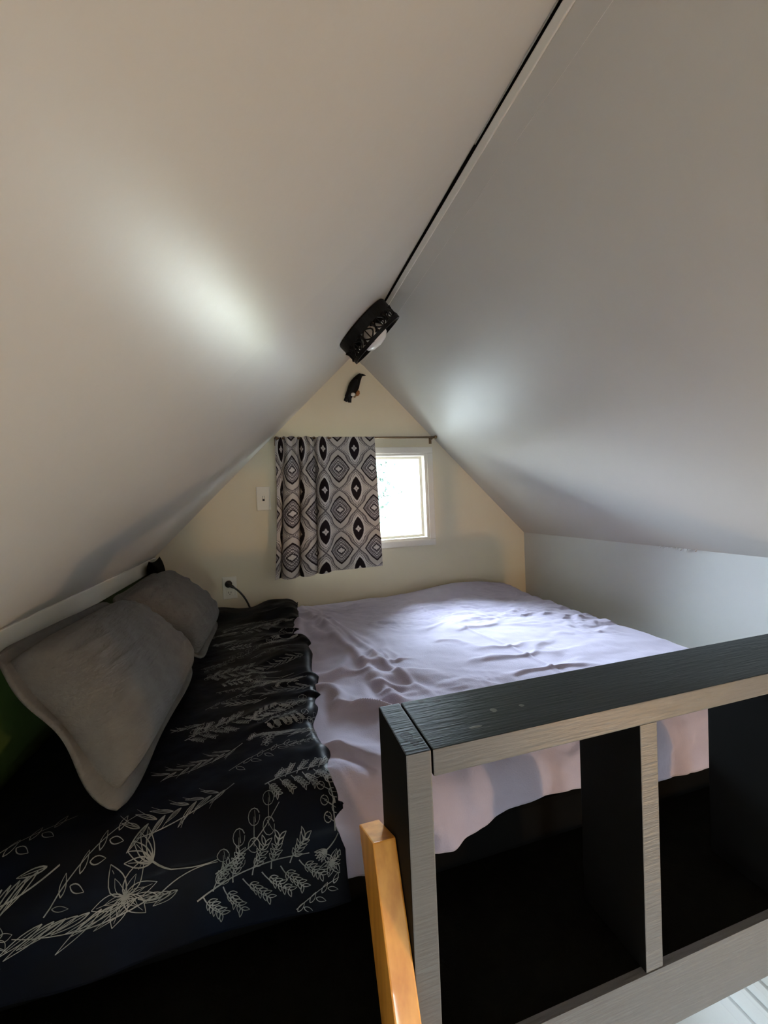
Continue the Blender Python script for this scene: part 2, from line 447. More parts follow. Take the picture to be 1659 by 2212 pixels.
ER = .055
def prof(d):
    d = np.asarray(d, dtype=float)
    a = np.clip(d / ER, 0, math.pi / 2)
    h = np.where(d < 0, d, ER * np.sin(a))
    over = np.maximum(d - ER * math.pi / 2, 0)
    return h + .06 * over, -(ER - ER * np.cos(a)) - over
def bed_surface(s, t, lift):
    hx, zx = prof(s - (BX1 - ER)); hy, zy = prof((BY0 + ER) - t)
    x = (BX1 - ER) + hx; y = (BY0 + ER) - hy
    z = BT + lift + np.minimum(zx, zy)
    x = x + np.where(zx < zy, lift, 0) ; y = y - np.where(zy < -1e-6, lift * np.clip(-zy / ER, 0, 1), 0)
    # the cover swells towards the window side
    top = np.clip(1 + (zx + zy) / .05, 0, 1)
    z = z + top * (.050 * np.exp(-((s - 1.08) / .28) ** 2 - ((t - 2.16) / .14) ** 2) + .012 * np.exp(-((s - .7) / .5) ** 2 - ((t - 1.4) / .5) ** 2))
    return np.stack([x, y, z], -1)
def with_wrinkles(fn, s, t, wr):
    P = fn(s, t); e = .002
    A = fn(s + e, t) - fn(s - e, t); B = fn(s, t + e) - fn(s, t - e)
    N = np.cross(A, B); N /= np.linalg.norm(N, axis=-1, keepdims=True) + 1e-12
    return P + N * wr(s, t)[..., None]

def duvet_wr(s, t):
    h = .010 * fbm(s * 3, t * 3, 1) + .005 * fbm(s * 9, t * 9, 2)
    wx = .25 * fbm(s * 2.5, t * 2.5, 5); wy = .25 * fbm(s * 2.5, t * 2.5, 9)
    left = 1 - sstep(.30, .52, s + .10 * (t - 1.4))          # strongly crumpled strip beside the dark blanket
    # flowing folds: fan out along the bed, broken up by warping
    a = s + .22 * (t - 1.3) + wx; b = t + .35 * s + wy
    h = h + left * (.030 * fbm(a * 8, b * 2.6, 41, 3) + .022 * ridge(a * 5.5, b * 2.0, 44, .22) * vnoise(s * 4, t * 3, 45))
    a2 = t + .30 * (s - .3) + wy
    h = h + left * .026 * ridge(a2 * 4.8, (s + wx) * 2.6, 47, .20) * sstep(.35, .55, vnoise(s * 3 + 1, t * 3.2, 48)) * (1 - sstep(1.45, 1.7, t))
    h = h + left * (.012 * ridge(a * 11, b * 3.2, 71, .24) * vnoise(s * 6, t * 4, 72) + .012 * ridge(a2 * 9.5, (s + wx) * 4.5, 73, .22) * sstep(.4, .6, vnoise(s * 5, t * 4, 74)))
    # small crinkles on the sunny side
    sun = 1 - left
    h = h + sun * (.024 * fbm((s + wx) * 14, (t + wy) * 24, 51, 3) * sstep(.30, .65, vnoise(s * 2.6, t * 2.6, 52)) + .008 * fbm(s * 7 + 3 * wx, t * 11, 53, 3))
    h = h + sun * .0065 * ridge((s + wx) * 4.5, (t + wy) * 11.0, 21, .17) * sstep(.38, .56, vnoise(s * 2.2 + 3, t * 2.2, 4))
    # long folds running away from the rail, one seam
    for (c, k, am, wdt) in ((.285, -.13, .015, .020), (.36, -.19, .010, .014), (.80, -.12, .006, .007)):
        line = c + k * (t - 1.3) + .03 * fbm(t * 3, t * 0 + c * 9, 61)
        h = h + am * np.exp(-((s - line) / wdt) ** 2) * sstep(.9, 1.15, t) * (1 - .5 * sstep(1.8, 2.2, t)) * (.4 + vnoise(t * 5, s * 0 + c * 20, 62))
    # vertical gathers where it hangs
    hang = 1 - sstep(BY0 - .02, BY0 + .07, t)
    h = h + hang * (.016 * np.sin(s * 17 + 3 * fbm(s * 3, t * 0, 6)) * vnoise(s * 4, t * 2, 8) + .008 * fbm(s * 14, t * 5, 7))
    edge = 1 - sstep(2.05, 2.2, t)
    return (h * (.5 + .5 * edge) + .004) * sstep(.05, .13, s)
ns, ntt = 300, 300
s_ = np.linspace(.02, BX1 + .16, ns)[:, None] * np.ones((1, ntt))
u_ = np.linspace(0, 1, ntt)[None, :] * np.ones((ns, 1))
hem = np.interp(s_, [-.2, .28, .36, .45, .55, .63, .85, 1.0, 1.5], [.70, .70, .685, .665, .665, .672, .708, .705, .70])  # hem depth below the eye
tlow = (BY0 + ER) - ((hem + BT) - ER + ER * math.pi / 2)
t_ = tlow + (BY1 - .005 - tlow) * u_
P = with_wrinkles(lambda s, t: bed_surface(s, t, .008), s_, t_, duvet_wr)
P[..., 1] = np.minimum(P[..., 1], D - .006)
P[..., 0] = np.minimum(P[..., 0], XR - .02)
o = mesh('duvet', P.reshape(-1, 3), grid_faces(ns, ntt), M['duvet'], smooth=True)
md = o.modifiers.new('thickness', 'SOLIDIFY'); md.thickness = .007; md.offset = -1
tag(o, 'crumpled lavender grey duvet spread over the right side of the bed', 'duvet')

def blanket_fn(s, t):
    P = bed_surface(s, t, .026)
    # heaped end against the gable wall, rounded long edge towards the duvet
    edge = .115 + .012 * np.sin(5 * t) + .006 * np.sin(17 * t)
    roll = np.clip((s - (edge - .03)) / .03, 0, 1)
    P[..., 2] = P[..., 2] - .022 * roll ** 2.5 * np.where(t > BY0, 1, 0)
    return P
def blanket_wr(s, t):
    far = sstep(1.95, 2.12, t)
    h = .012 * fbm(s * 4, t * 4, 31) + .006 * fbm(s * 10, t * 10, 32)
    wx = .2 * fbm(s * 3, t * 3, 35)
    h = h + far * (.035 * (vnoise(s * 7, t * 9, 33)) + .012)
    right = sstep(-.12, .05, s)
    h = h + right * sstep(.8, 1.0, t) * .018 * ridge((s + wx) * 3, (t + wx) * 8, 36, .22)
    h = h + right * .008 * np.sin(9 * (t + 1.4 * s) + 5 * wx) * sstep(.85, 1.0, t) * (1 - far)
    hang = 1 - sstep(BY0 - .02, BY0 + .08, t)
    h = h + hang * .008 * np.sin(s * 15 + 2 * wx)
    return h
def blanket_pos(s, t): return with_wrinkles(blanket_fn, s, t, blanket_wr)
ns, ntt = 150, 330
u1 = np.linspace(0, 1, ns)[:, None] * np.ones((1, ntt)); u2 = np.linspace(0, 1, ntt)[None, :] * np.ones((ns, 1))
TB0, TB1 = .60, 2.19
t_ = TB0 + (TB1 - TB0) * u2
s_ = -.535 + (.115 + .012 * np.sin(5 * t_) + .006 * np.sin(17 * t_) + .535) * u1
P = blanket_pos(s_, t_)
P[..., 1] = np.minimum(P[..., 1], D - .006)
P[..., 0] = np.maximum(P[..., 0], XL + .004)
bl = thing('blanket', (-.2, 1.4, BT), 'black blanket printed with white line drawn flowers on the pillow side of the bed', 'blanket')
o = mesh('blanket_cloth', P.reshape(-1, 3), grid_faces(ns, ntt), M['blanket'], bl, smooth=True)
md = o.modifiers.new('thickness', 'SOLIDIFY'); md.thickness = .012; md.offset = -1

# printed line drawings as thin ribbons lying on the cloth
class Print:
    def __init__(s): s.lines = []
    def put(s, lines, cs, ct, ang, k):
        ca, sa = math.cos(ang), math.sin(ang)
        for pts, wd in lines:
            q = [(cs + k * (x * ca - y * sa), ct + k * (x * sa + y * ca)) for x, y in pts]
            s.lines.append((q, wd))
def curve(p0, p1, bend, n=9):
    (x0, y0), (x1, y1) = p0, p1
    dx, dy = x1 - x0, y1 - y0
    return [(x0 + dx * i / n - dy * bend * 4 * (i / n) * (1 - i / n), y0 + dy * i / n + dx * bend * 4 * (i / n) * (1 - i / n)) for i in range(n + 1)]
def leaf(x, y, a, ln, wd, vein=True, w=.0016):
    c, s = math.cos(a), math.sin(a)
    out = []
    top = []; bot = []
    for i in range(8):
        u = i / 7; h = wd * math.sin(math.pi * u ** .8)
        top.append((x + c * ln * u - s * h, y + s * ln * u + c * h)); bot.append((x + c * ln * u + s * h, y + s * ln * u - c * h))
    out.append((top, w)); out.append((bot, w))
    if vein: out.append(([(x, y), (x + c * ln * .85, y + s * ln * .85)], w * .7))
    return out
def m_branch(rn):
    L = [(curve((-.5, 0), (.5, .05), .06, 12), .0034)]
    for i in range(11):
        u = -.45 + .085 * i; sd = 1 if i % 2 else -1
        a = sd * rn.uniform(.8, 1.2); ln = .30 * (1 - .5 * abs(u))
        x1, y1 = u + ln * math.cos(a), ln * math.sin(a)
        L.append((curve((u, 0.02), (x1, y1), .08 * sd, 6), .0024))
        for k in range(5):
            f = .3 + .17 * k
            for sg in (-1, 1):
                L += leaf(u + (x1 - u) * f, .02 + (y1 - .02) * f, a + sg * rn.uniform(.5, .9), .075, .014, False, .0022)
    return L
def m_flower(rn):
    L = []
    for i in range(6):
        a = i * math.pi / 3 + rn.uniform(-.15, .15)
        L += leaf(-.22, -.05, a, .24, .06, True, .0022); L += leaf(-.22, -.05, a, .15, .025, False, .0014)
    L.append((curve((-.02, .12), (.5, .0), -.10, 10), .0030)); L.append((curve((.0, -.16), (.5, -.02), .1, 10), .0026))
    for k in range(5): L += leaf(-.02, .12, 1.9 + .28 * k, .22, .03, k % 2 == 0, .0022)
    for k in range(4): L += leaf(.02 + .05 * k, -.15, 2.7 + .25 * k, .2, .03, True, .0020)
    return L
def m_berry(rn):
    L = [(curve((-.5, -.15), (.5, .12), -.05, 12), .0026)]
    for i in range(4):
        u = -.38 + .24 * i; y = -.12 + .08 * i
        for sg in (-1, 1):
            cx, cy, r = u + .05 * sg, y + sg * .13, .075
            L.append(([(cx + r * math.cos(a * .55), cy + r * 1.15 * math.sin(a * .55)) for a in range(12)], .0018))
            L.append(([(u, y), (cx, cy)], .0014)); L.append(([(cx, cy - r * .8 * sg), (cx + .03, cy + r * .8 * sg)], .0012))
    return L
def m_plume(rn):
    L = [(curve((.5, .1), (-.45, -.05), .08, 12), .0026)]
    for i in range(12):
        u = .4 - .075 * i; sd = 1 if i % 2 else -1
        a = math.pi - sd * rn.uniform(.35, .7)
        L += leaf(u, .06 - .004 * i, a, rn.uniform(.16, .26), .018, True, .0018)
        L.append((curve((u, .06 - .004 * i), (u + .22 * math.cos(a), .06 + .3 * math.sin(a)), .06 * sd, 5), .0014))
    return L
def m_grass(rn):
    L = []
    for i in range(9):
        L += leaf(.45 - .07 * i, -.05 + .015 * i, math.pi + rn.uniform(-.35, .5), rn.uniform(.25, .42), .022, i % 2 == 0, .0022)
    L.append((curve((.55, -.1), (-.3, .05), .07, 12), .0026))
    for i in range(3):
        c = -.38 - .05 * i
        for k in range(5): L += leaf(c, .08 - .07 * i, k * 1.25 + i, .09, .028, False, .0016)
    return L
def m_sprig(rn):
    L = [(curve((-.5, -.1), (.5, .1), .06, 10), .0022)]
    for i in range(8):
        sd = 1 if i % 2 else -1
        L += leaf(-.4 + .1 * i, -.08 + .02 * i, sd * rn.uniform(.5, 1.0), .16, .03, False, .0018)
    return L
pr = Print(); rn = random.Random(5)
MOT = dict(branch=m_branch, flower=m_flower, berry=m_berry, plume=m_plume, grass=m_grass, sprig=m_sprig)
PLACED = [
    # kind, s, t, angle, size
    ('branch', -.05, .680, .15, .19), ('flower', -.205, .722, .0, .19), ('berry', -.06, .74, .35, .13),
    ('plume', -.165, .80, .25, .17), ('grass', -.33, .695, .2, .22), ('branch', .035, .82, .1, .13),
    ('sprig', .05, .625, .3, .12), ('flower', .085, .70, 1.2, .10), ('sprig', -.30, .76, .5, .14), ('berry', .085, .77, 1.4, .08),
    ('plume', -.15, .93, .3, .16), ('sprig', -.03, .91, .2, .15), ('grass', .04, .98, .3, .15), ('branch', -.14, 1.06, .4, .15),
    ('berry', .02, 1.09, .2, .15), ('plume', .04, 1.20, .1, .16), ('sprig', -.12, 1.20, .3, .14), ('flower', -.02, 1.30, .2, .16),
    ('plume', .05, 1.42, .3, .15), ('branch', -.13, 1.40, .2, .16), ('sprig', .0, 1.52, .1, .16), ('berry', -.10, 1.56, .4, .14),
    ('flower', .03, 1.64, .2, .15), ('plume', -.10, 1.70, .2, .16), ('sprig', .04, 1.77, .3, .15), ('branch', -.06, 1.85, .1, .16),
    ('grass', .04, 1.92, .3, .15), ('sprig', -.10, 1.95, .2, .14), ('sprig', -.42, .80, .3, .16), ('grass', -.43, .745, .4, .16),
]
for (kd, s0, t0, a, k) in PLACED:
    pr.put(MOT[kd](rn), s0, t0, a, k)
rf = random.Random(11)
for k in range(34):
    kd = rf.choice(['plume', 'sprig', 'berry', 'grass', 'branch', 'sprig'])
    pr.put(MOT[kd](rf), rf.uniform(-.22, .07), rf.uniform(.93, 2.0), rf.uniform(-.2, .6), rf.uniform(.07, .11))
# evaluate all ribbon points at once
allp = []; rib = []
for pts, wd in pr.lines:
    pts = np.array(pts)
    seg = np.linalg.norm(np.diff(pts, axis=0), axis=1).sum()
    d = np.gradient(pts, axis=0); nrm = np.stack([-d[:, 1], d[:, 0]], 1); nrm /= np.linalg.norm(nrm, axis=1, keepdims=True) + 1e-9
    tap = np.linspace(1.15, .6, len(pts))[:, None]
    a = pts + nrm * wd * .36 * tap; b = pts - nrm * wd * .36 * tap
    rib.append(len(pts)); allp += [np.stack([a, b], 1).reshape(-1, 2)]
Q = np.concatenate(allp)
keep = (Q[:, 1] > TB0 + .004) & (Q[:, 0] < .098)
PP = blanket_pos(Q[:, 0], Q[:, 1])
e = .002
A = blanket_fn(Q[:, 0] + e, Q[:, 1]) - blanket_fn(Q[:, 0] - e, Q[:, 1]); B = blanket_fn(Q[:, 0], Q[:, 1] + e) - blanket_fn(Q[:, 0], Q[:, 1] - e)
N = np.cross(A, B); N /= np.linalg.norm(N, axis=1, keepdims=True)
PP = PP + N * .0016
fs = []; k = 0
for n in rib:
    for i in range(n - 1):
        q4 = [k + 2 * i, k + 2 * i + 1, k + 2 * i + 3, k + 2 * i + 2]
        if keep[q4].all(): fs.append(q4)
    k += 2 * n
tag(mesh('flower_print', PP, fs, M['print'], bl, smooth=True), 'white line drawn flowers and branches', kind='stuff')

# ------------------------------------------------------------------ pillows
def pillow(label, TLc, TRc, BRc, BLc, bulge, back, flange, material, seed, droop=.0):
    c = [Vector(x) for x in (TLc, TRc, BRc, BLc)]
    cen = sum(c, Vector()) / 4
    nrm = (c[1] - c[0]).cross(c[3] - c[0]).normalized()
    if nrm.dot(-cen) < 0: nrm = -nrm
    n = 61
    root = thing('pillow', (cen.x, cen.y, min(v.z for v in c)), label, 'pillow', group='linen pillows at the head of the bed')
    u = np.linspace(-1, 1, n)
    U, V = np.meshgrid(u, u, indexing='ij')
    def plane(a, b):
        a = (a + 1) / 2; b = (b + 1) / 2                    # a: left to right, b: top to bottom
        cc = [np.array(x) for x in c]
        return (((1 - a) * (1 - b))[..., None] * cc[0] + (a * (1 - b))[..., None] * cc[1] + (a * b)[..., None] * cc[2] + ((1 - a) * b)[..., None] * cc[3])
    # sides pull in a little between the corners
    pin = .03
    Us = U * (1 - pin * (1 - V ** 2) * np.abs(U) ** 3); Vs = V * (1 - pin * (1 - U ** 2) * np.abs(V) ** 3)
    h = np.maximum((1 - np.abs(U) ** 3.2) * (1 - np.abs(V) ** 3.2), 0) ** .42
    rc_ = 1 - .06 * (np.abs(U) ** 5) * (np.abs(V) ** 5)
    base = plane(Us * rc_, Vs * rc_)
    N = np.array(nrm)
    wr = .012 * fbm(U * 2, V * 2, seed) + .003 * fbm(U * 7, V * 5, seed + 9) + .008 * ridge(U * 2 + .5 * fbm(U, V, seed + 2), V * 3.5, seed + 4, .22) * np.minimum(1, 1.6 * (np.abs(U) + np.abs(V)) - .6).clip(0, 1)
    front = base + N * (bulge * h + wr * h)[..., None]
    rear = base - N * (back * h)[..., None]
    vf = front.reshape(-1, 3); vb = rear.reshape(-1, 3)
    f1 = grid_faces(n, n); f2 = [[i + n * n for i in reversed(q_)] for q_ in grid_faces(n, n)]
    body = mesh('pillow_body', np.concatenate([vf, vb]), f1 + f2, material, root, smooth=True)
    bm = bmesh.new(); bm.from_mesh(body.data); bmesh.ops.remove_doubles(bm, verts=bm.verts, dist=.0004)
    bmesh.ops.recalc_face_normals(bm, faces=bm.faces); bm.to_mesh(body.data); bm.free()
    # flat sewn border
    m_ = 4 * 30; ring = []
    w_ = (c[1] - c[0]).length / 2; h_ = (c[3] - c[0]).length / 2
    for k in range(m_):
        sd, fr = divmod(k, 30); fr = fr / 15 - 1
        a, b = [(fr, -1), (1, fr), (-fr, 1), (-1, -fr)][sd]
        ring.append((a, b))
    R_ = np.array(ring)
    rows = []
    for j in range(5):
        ex = .93 + (j / 4) * 1.0 * 0
        fl = flange * (j / 4)
        a = R_[:, 0] * (1 - .05 * (1 - R_[:, 1] ** 2) * (np.abs(R_[:, 0]) > .999)); b = R_[:, 1] * (1 - .05 * (1 - R_[:, 0] ** 2) * (np.abs(R_[:, 1]) > .999))
        sx = np.sign(R_[:, 0]) * (np.abs(R_[:, 0]) > .999); sy = np.sign(R_[:, 1]) * (np.abs(R_[:, 1]) > .999)
        # rounded outer corners
        cx = np.abs(R_[:, 0]) ** 12 * np.sign(R_[:, 0]); cy = np.abs(R_[:, 1]) ** 12 * np.sign(R_[:, 1])
        nn = np.maximum(1, np.hypot(cx, cy) * 1.25); rr_ = 1 - .06 * (np.abs(R_[:, 0]) ** 5) * (np.abs(R_[:, 1]) ** 5)
        a, b = a * rr_, b * rr_; cx, cy = cx / nn, cy / nn
        a2 = a * (1 - .03 * (1 - j / 4)) + cx * fl / w_; b2 = b * (1 - .03 * (1 - j / 4)) + cy * fl / h_
        p = plane(a2, b2)
        wob = .006 * (j / 4) * np.sin(np.arange(m_) * .35 + seed) + .006 * (j / 4) * np.sin(np.arange(m_) * .13 + 2 * seed)
        p = p + N * wob[:, None]
        rows.append(p)
    P = np.stack(rows, 0)
    fcs = [[j * m_ + k, j * m_ + (k + 1) % m_, (j + 1) * m_ + (k + 1) % m_, (j + 1) * m_ + k] for j in range(4) for k in range(m_)]
    fl = mesh('pillow_flange', P.reshape(-1, 3), fcs, material, root, smooth=True)
    md = fl.modifiers.new('thickness', 'SOLIDIFY'); md.thickness = .006; md.offset = 0
    return root
pillow('grey linen pillow nearest the camera, propped against the low left wall',
       (-.490, .925, -.270), (-.480, 1.43, -.285), (-.258, 1.385, -.495), (-.285, .835, -.522), .112, .035, .036, M['pillow'], 3)
pillow('grey linen pillow in the corner beside the outlet, partly behind the nearer pillow',
       (-.485, 1.50, -.290), (-.480, 2.00, -.285), (-.235, 1.94, -.500), (-.245, 1.47, -.500), .100, .03, .028, M['pillow'], 8)

# black cushion tucked behind the far pillow
def small_cushion():
    n = 15; v = []; c = np.array([-.497, 2.105, -.352])
    for side in (1, -1):
        for i in range(n):
            for j in range(n):
                a = -1 + 2 * i / (n - 1); b = -1 + 2 * j / (n - 1)
                h = max((1 - a ** 4) * (1 - b ** 4), 0) ** .5
                k = 1 - .08 * (1 - b * b)
                v.append(c + np.array([side * .028 * h + .012 * -b, .095 * a * k, .128 * b * (1 - .10 * (1 - a * a))]))
    f = grid_faces(n, n); f2 = [[i + n * n for i in reversed(q_)] for q_ in f]
    o = mesh('cushion', v, f + f2, M['base'], smooth=True)
    bm = bmesh.new(); bm.from_mesh(o.data); bmesh.ops.remove_doubles(bm, verts=bm.verts, dist=.0004)
    bmesh.ops.recalc_face_normals(bm, faces=bm.faces); bm.to_mesh(o.data); bm.free()
    tag(o, 'black cushion tucked into the corner behind the far pillow', 'cushion')
small_cushion()

# ------------------------------------------------------------------ loft railing
rl = thing('loft_railing', (.86, (RY0 + RY1) / 2, LF), 'grey and charcoal painted timber guard rail in front of the bed', 'railing')
M['railblack'] = mat('matt black side faces', (.006, .0065, .0065), .7, spec=.12)  # near-black colour for side faces only, picked by face direction
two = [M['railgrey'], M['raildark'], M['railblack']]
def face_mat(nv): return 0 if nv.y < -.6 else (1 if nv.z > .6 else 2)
PX0, PX1 = .1635, .2005
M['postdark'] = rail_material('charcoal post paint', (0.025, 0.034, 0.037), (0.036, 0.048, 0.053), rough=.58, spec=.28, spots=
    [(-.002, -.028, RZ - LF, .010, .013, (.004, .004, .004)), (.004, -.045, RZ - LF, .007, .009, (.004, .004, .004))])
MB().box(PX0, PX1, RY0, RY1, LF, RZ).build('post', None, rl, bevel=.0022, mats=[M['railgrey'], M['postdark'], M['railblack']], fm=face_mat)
# rail
rx0, rx1 = PX1 + .0022, XR - .002
rc = (rx0 + rx1) / 2
def sp(x, y, rx, ry, c): return (x - rc, y - (RY0 + RY1) / 2, .038, rx, ry, c)
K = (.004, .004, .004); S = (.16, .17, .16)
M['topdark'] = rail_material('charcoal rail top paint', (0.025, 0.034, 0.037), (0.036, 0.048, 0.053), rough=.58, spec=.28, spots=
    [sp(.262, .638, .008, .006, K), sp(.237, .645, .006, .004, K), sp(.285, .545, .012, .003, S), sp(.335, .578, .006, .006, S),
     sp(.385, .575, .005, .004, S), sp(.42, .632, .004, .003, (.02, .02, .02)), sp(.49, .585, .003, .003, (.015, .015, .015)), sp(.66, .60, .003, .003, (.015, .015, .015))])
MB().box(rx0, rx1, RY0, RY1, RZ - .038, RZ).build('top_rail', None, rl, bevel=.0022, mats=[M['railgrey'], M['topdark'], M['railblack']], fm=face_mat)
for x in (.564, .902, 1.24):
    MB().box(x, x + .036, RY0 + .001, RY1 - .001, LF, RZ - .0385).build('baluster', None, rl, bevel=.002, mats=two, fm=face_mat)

# leaning varnished ladder rail fixed to the post
d = Vector((0, -.44, -.9)).normalized(); nb = Vector((0, .9, -.44)).normalized()
a0 = Vector((0, .580, -.508)); LEN = 1.1
v = []
for x in (.1265, .1625):
    for (al, bk) in ((0, 0), (0, .115), (LEN, .115), (LEN, 0)):
        p = a0 + d * al + nb * bk; v.append((x, p.y, p.z))
o = MB().add(v, [(0, 1, 2, 3), (4, 7, 6, 5), (0, 4, 5, 1), (1, 5, 6, 2), (2, 6, 7, 3), (3, 7, 4, 0)]).build('ladder_rail', M['wood'], bevel=.0025)
tag(o, 'orange varnished wooden rail leaning against the railing post', 'ladder rail')

# ------------------------------------------------------------------ curtain and rod
CY = 2.19
rd = thing('curtain_rod', (.51, CY, .35), 'thin antique brass curtain rod over the gable window', 'curtain rod')
MB().tube([(.068, CY, .344), (.958, CY, .351)], .0055, 12).build('rod', M['brass'], rd, smooth=True)
for x, zz in ((.066, .344), (.948, .351)):
    MB().tube([(x, CY, zz), (x, D - .002, zz - .006)], .005, 8).build('bracket', M['brass'], rd, smooth=True)
    MB().box(x - .008, x + .008, D - .004, D, zz - .03, zz + .012).build('bracket_plate', M['brass'], rd, bevel=.001)
MB().tube([(.950, CY, .351), (.956, CY, .351), (.962, CY, .351), (.967, CY, .351)], [.006, .0095, .0095, .004], 12).build('finial', M['brass'], rd, smooth=True)
MB().tube([(.076, CY, .344), (.070, CY, .344), (.062, CY, .344), (.056, CY, .344)], [.006, .0095, .0095, .004], 12).build('finial', M['brass'], rd, smooth=True)

def curtain():
    nu, nv = 380, 330
    u = np.linspace(0, 1, nu)[:, None] * np.ones((1, nv)); v = np.linspace(0, 1, nv)[None, :] * np.ones((nu, 1))
    WFLAT, HFLAT = .80, .725
    # gathered left half, nearly flat right half
    g1 = .62
    xt = np.where(u < g1, u / g1 * .50, .50 + (u - g1) / (1 - g1) * .50)
    x0 = .058 - .042 * v ** 1.6; x1 = .590 + .016 * v
    x = x0 + (x1 - x0) * xt
    gath = 1 - sstep(.52, .72, u)
    top = 1 - sstep(.12, .42, v)
    ph_s = 2 * np.pi * 7.0 * u / g1; ph_l = 2 * np.pi * 3.1 * (u / g1) ** 1.05 - .6
    fold = top * .010 * np.sin(ph_s) + (1 - .75 * top) * .033 * np.sin(ph_l)
    y = CY - .008 + gath * fold + (1 - gath) * (.006 * np.sin(11 * u + 1.5 * v) * (.4 + v))
    x = x + gath * (1 - .6 * top) * .019 * np.sin(ph_l * 1.0 + 1.2) * (.5 + .5 * v)
    zt = .352 + (.3455 - .352) * 0 + .004 * np.sin(ph_s) * gath; zb = -.383 + .020 * sstep(0, 1, u) + .004 * np.sin(ph_l) * gath
    z = zt + (zb - zt) * v
    # printed ogee pattern
    Pp, Qq = .205, .222
    a = (u * WFLAT) / Pp + .05; b = (v * HFLAT) / Qq
    def near(a, b, oa, ob):
        aa = a - oa; bb = b - ob
        return aa - np.round(aa), bb - np.round(bb)
    # medallion (oval) centres and diamond centres on two interleaved lattices
    oa, ob = .30, .28
    ox, oy = near(a, b, oa, ob); dx, dy = near(a, b, oa + .5, ob + .5)
    cream = np.array([.58, .53, .47]); pale = np.array([.70, .66, .61]); grey = np.array([.12, .105, .105]); dark = np.array([.016, .011, .013]); mid = np.array([.24, .215, .215])
    C = np.ones((nu, nv, 3)) * cream
    def setc(mask, c): C[mask] = c
    Xo, Yo = np.abs(ox), np.abs(oy)
    # ogee outline around each oval: pinched at top and bottom, tips at the sides
    wob = .045 * np.sin(Yo * 2 * np.pi * 2.0)
    mm = Xo + (Yo * .96) + wob * np.exp(-((Yo - .25) / .16) ** 2) - .05 * np.exp(-(Yo / .05) ** 2) * (Xo > .2)
    for lo, hi, c in ((.330, .352, mid), (.352, .385, pale), (.385, .412, grey), (.430, .452, mid), (.458, .500, grey)):
        setc((mm > lo) & (mm < hi), c)
    oval = Xo < .155 * np.maximum(1 - (Yo / .30) ** 2, 0) ** .9
    ring = Xo < .195 * np.maximum(1 - (Yo / .355) ** 2, 0) ** .9
    setc(ring & ~oval, pale); setc(oval, dark)
    star = (Xo + Yo < .085) & ((Xo < .02 + .03 * (Yo < .03)) | (Yo < .02 + .03 * (Xo < .03))); setc(oval & star, pale); setc(oval & (Xo < .012) & (Yo < .012), dark)
    Xd, Yd = np.abs(dx), np.abs(dy)
    dm = Xd / .34 + Yd / .345 - .10 * np.sin(np.clip(Xd / .34, 0, 1) * np.pi)
    setc(dm < 1.0, dark); setc(dm < .86, mid)
    sp_ = np.sin(Xd * 95) * np.sin(Yd * 95)
    setc((dm < .78) & (sp_ > .35), pale); setc((dm < .78) & (sp_ < -.5), grey)
    setc((dm < .60) & (dm > .52), grey); setc((dm < .30) & (dm > .22), dark); setc((dm < .2) & ((Xd < .03) | (Yd < .03)), pale)
    o = mesh('curtain', np.stack([x, y, z], -1).reshape(-1, 3), grid_faces(nu, nv), vcol_material('ogee printed cotton'), smooth=True)
    at = o.data.color_attributes.new('print', 'FLOAT_COLOR', 'POINT')
    buf = np.concatenate([C, np.ones((nu, nv, 1))], -1).reshape(-1).astype(np.float32)
    at.data.foreach_set('color', buf)
    md = o.modifiers.new('thickness', 'SOLIDIFY'); md.thickness = .0015; md.offset = 0
    tag(o, 'short cream curtain with black and grey medallion pattern drawn to the left', 'curtain')
curtain()

# ------------------------------------------------------------------ switch, outlet, plug
sw = thing('light_switch', (-.012, D, -.026), 'ivory light switch plate on the gable wall left of the curtain', 'light switch')
box('switch_plate', -.047, .023, D - .006, D, -.026, .099, M['plate'], sw, bevel=.003)
box('switch_slot', -.0175, -.0065, D - .0066, D - .004, .024, .050, M['blackp'], sw)
box('toggle', -.016, -.008, D - .014, D - .006, .035, .049, M['plate'], sw, bevel=.0015)
for zz in (.078, -.004):
    MB().tube([(-.012, D - .0075, zz), (-.012, D - .005, zz)], .0028, 10).build('screw', M['plate'], sw)
ot = thing('wall_outlet', (-.202, D, -.472), 'white duplex outlet plate low on the gable wall beside the pillows', 'outlet')
box('outlet_plate', -.2375, -.168, D - .006, D, -.475, -.360, M['plate'], ot, bevel=.003)
for zz in (-.393, -.442):
    s2 = box('socket', -.2195, -.1855, D - .0085, D - .005, zz - .014, zz + .014, M['plate'], ot, bevel=.0012)
    for xx in (-.209, -.197): box('slot', xx - .0012, xx + .0012, D - .0089, D - .008, zz - .003, zz + .006, M['blackp'], s2)
    MB().tube([(-.203, D - .0089, zz - .008), (-.203, D - .008, zz - .008)], .0022, 8).build('slot', M['blackp'], s2)
MB().tube([(-.203, D - .0075, -.4175), (-.203, D - .005, -.4175)], .0028, 10).build('screw', M['plate'], ot)
pc = thing('power_cord', (-.15, D - .02, -.56), 'black power cord with round plug running down behind the bed', 'cord')
MB().tube([(-.206, D - .009, -.395), (-.206, D - .022, -.395), (-.206, D - .030, -.395), (-.206, D - .033, -.395)], [.017, .018, .0165, .010], 20).build('plug', M['blackp'], pc, smooth=True)
cp = []
P0, P1, P2, P3 = Vector((-.206, D - .030, -.397)), Vector((-.15, D - .035, -.425)), Vector((-.115, D - .03, -.48)), Vector((-.095, D - .022, -.575))
for i in range(17):
    t = i / 16; cp.append(P0 * (1 - t) ** 3 + 3 * P1 * t * (1 - t) ** 2 + 3 * P2 * t * t * (1 - t) + P3 * t ** 3)
MB().tube(cp, [.008] * 3 + [.0048] * 14, 10).build('cable', M['blackp'], pc, smooth=True)

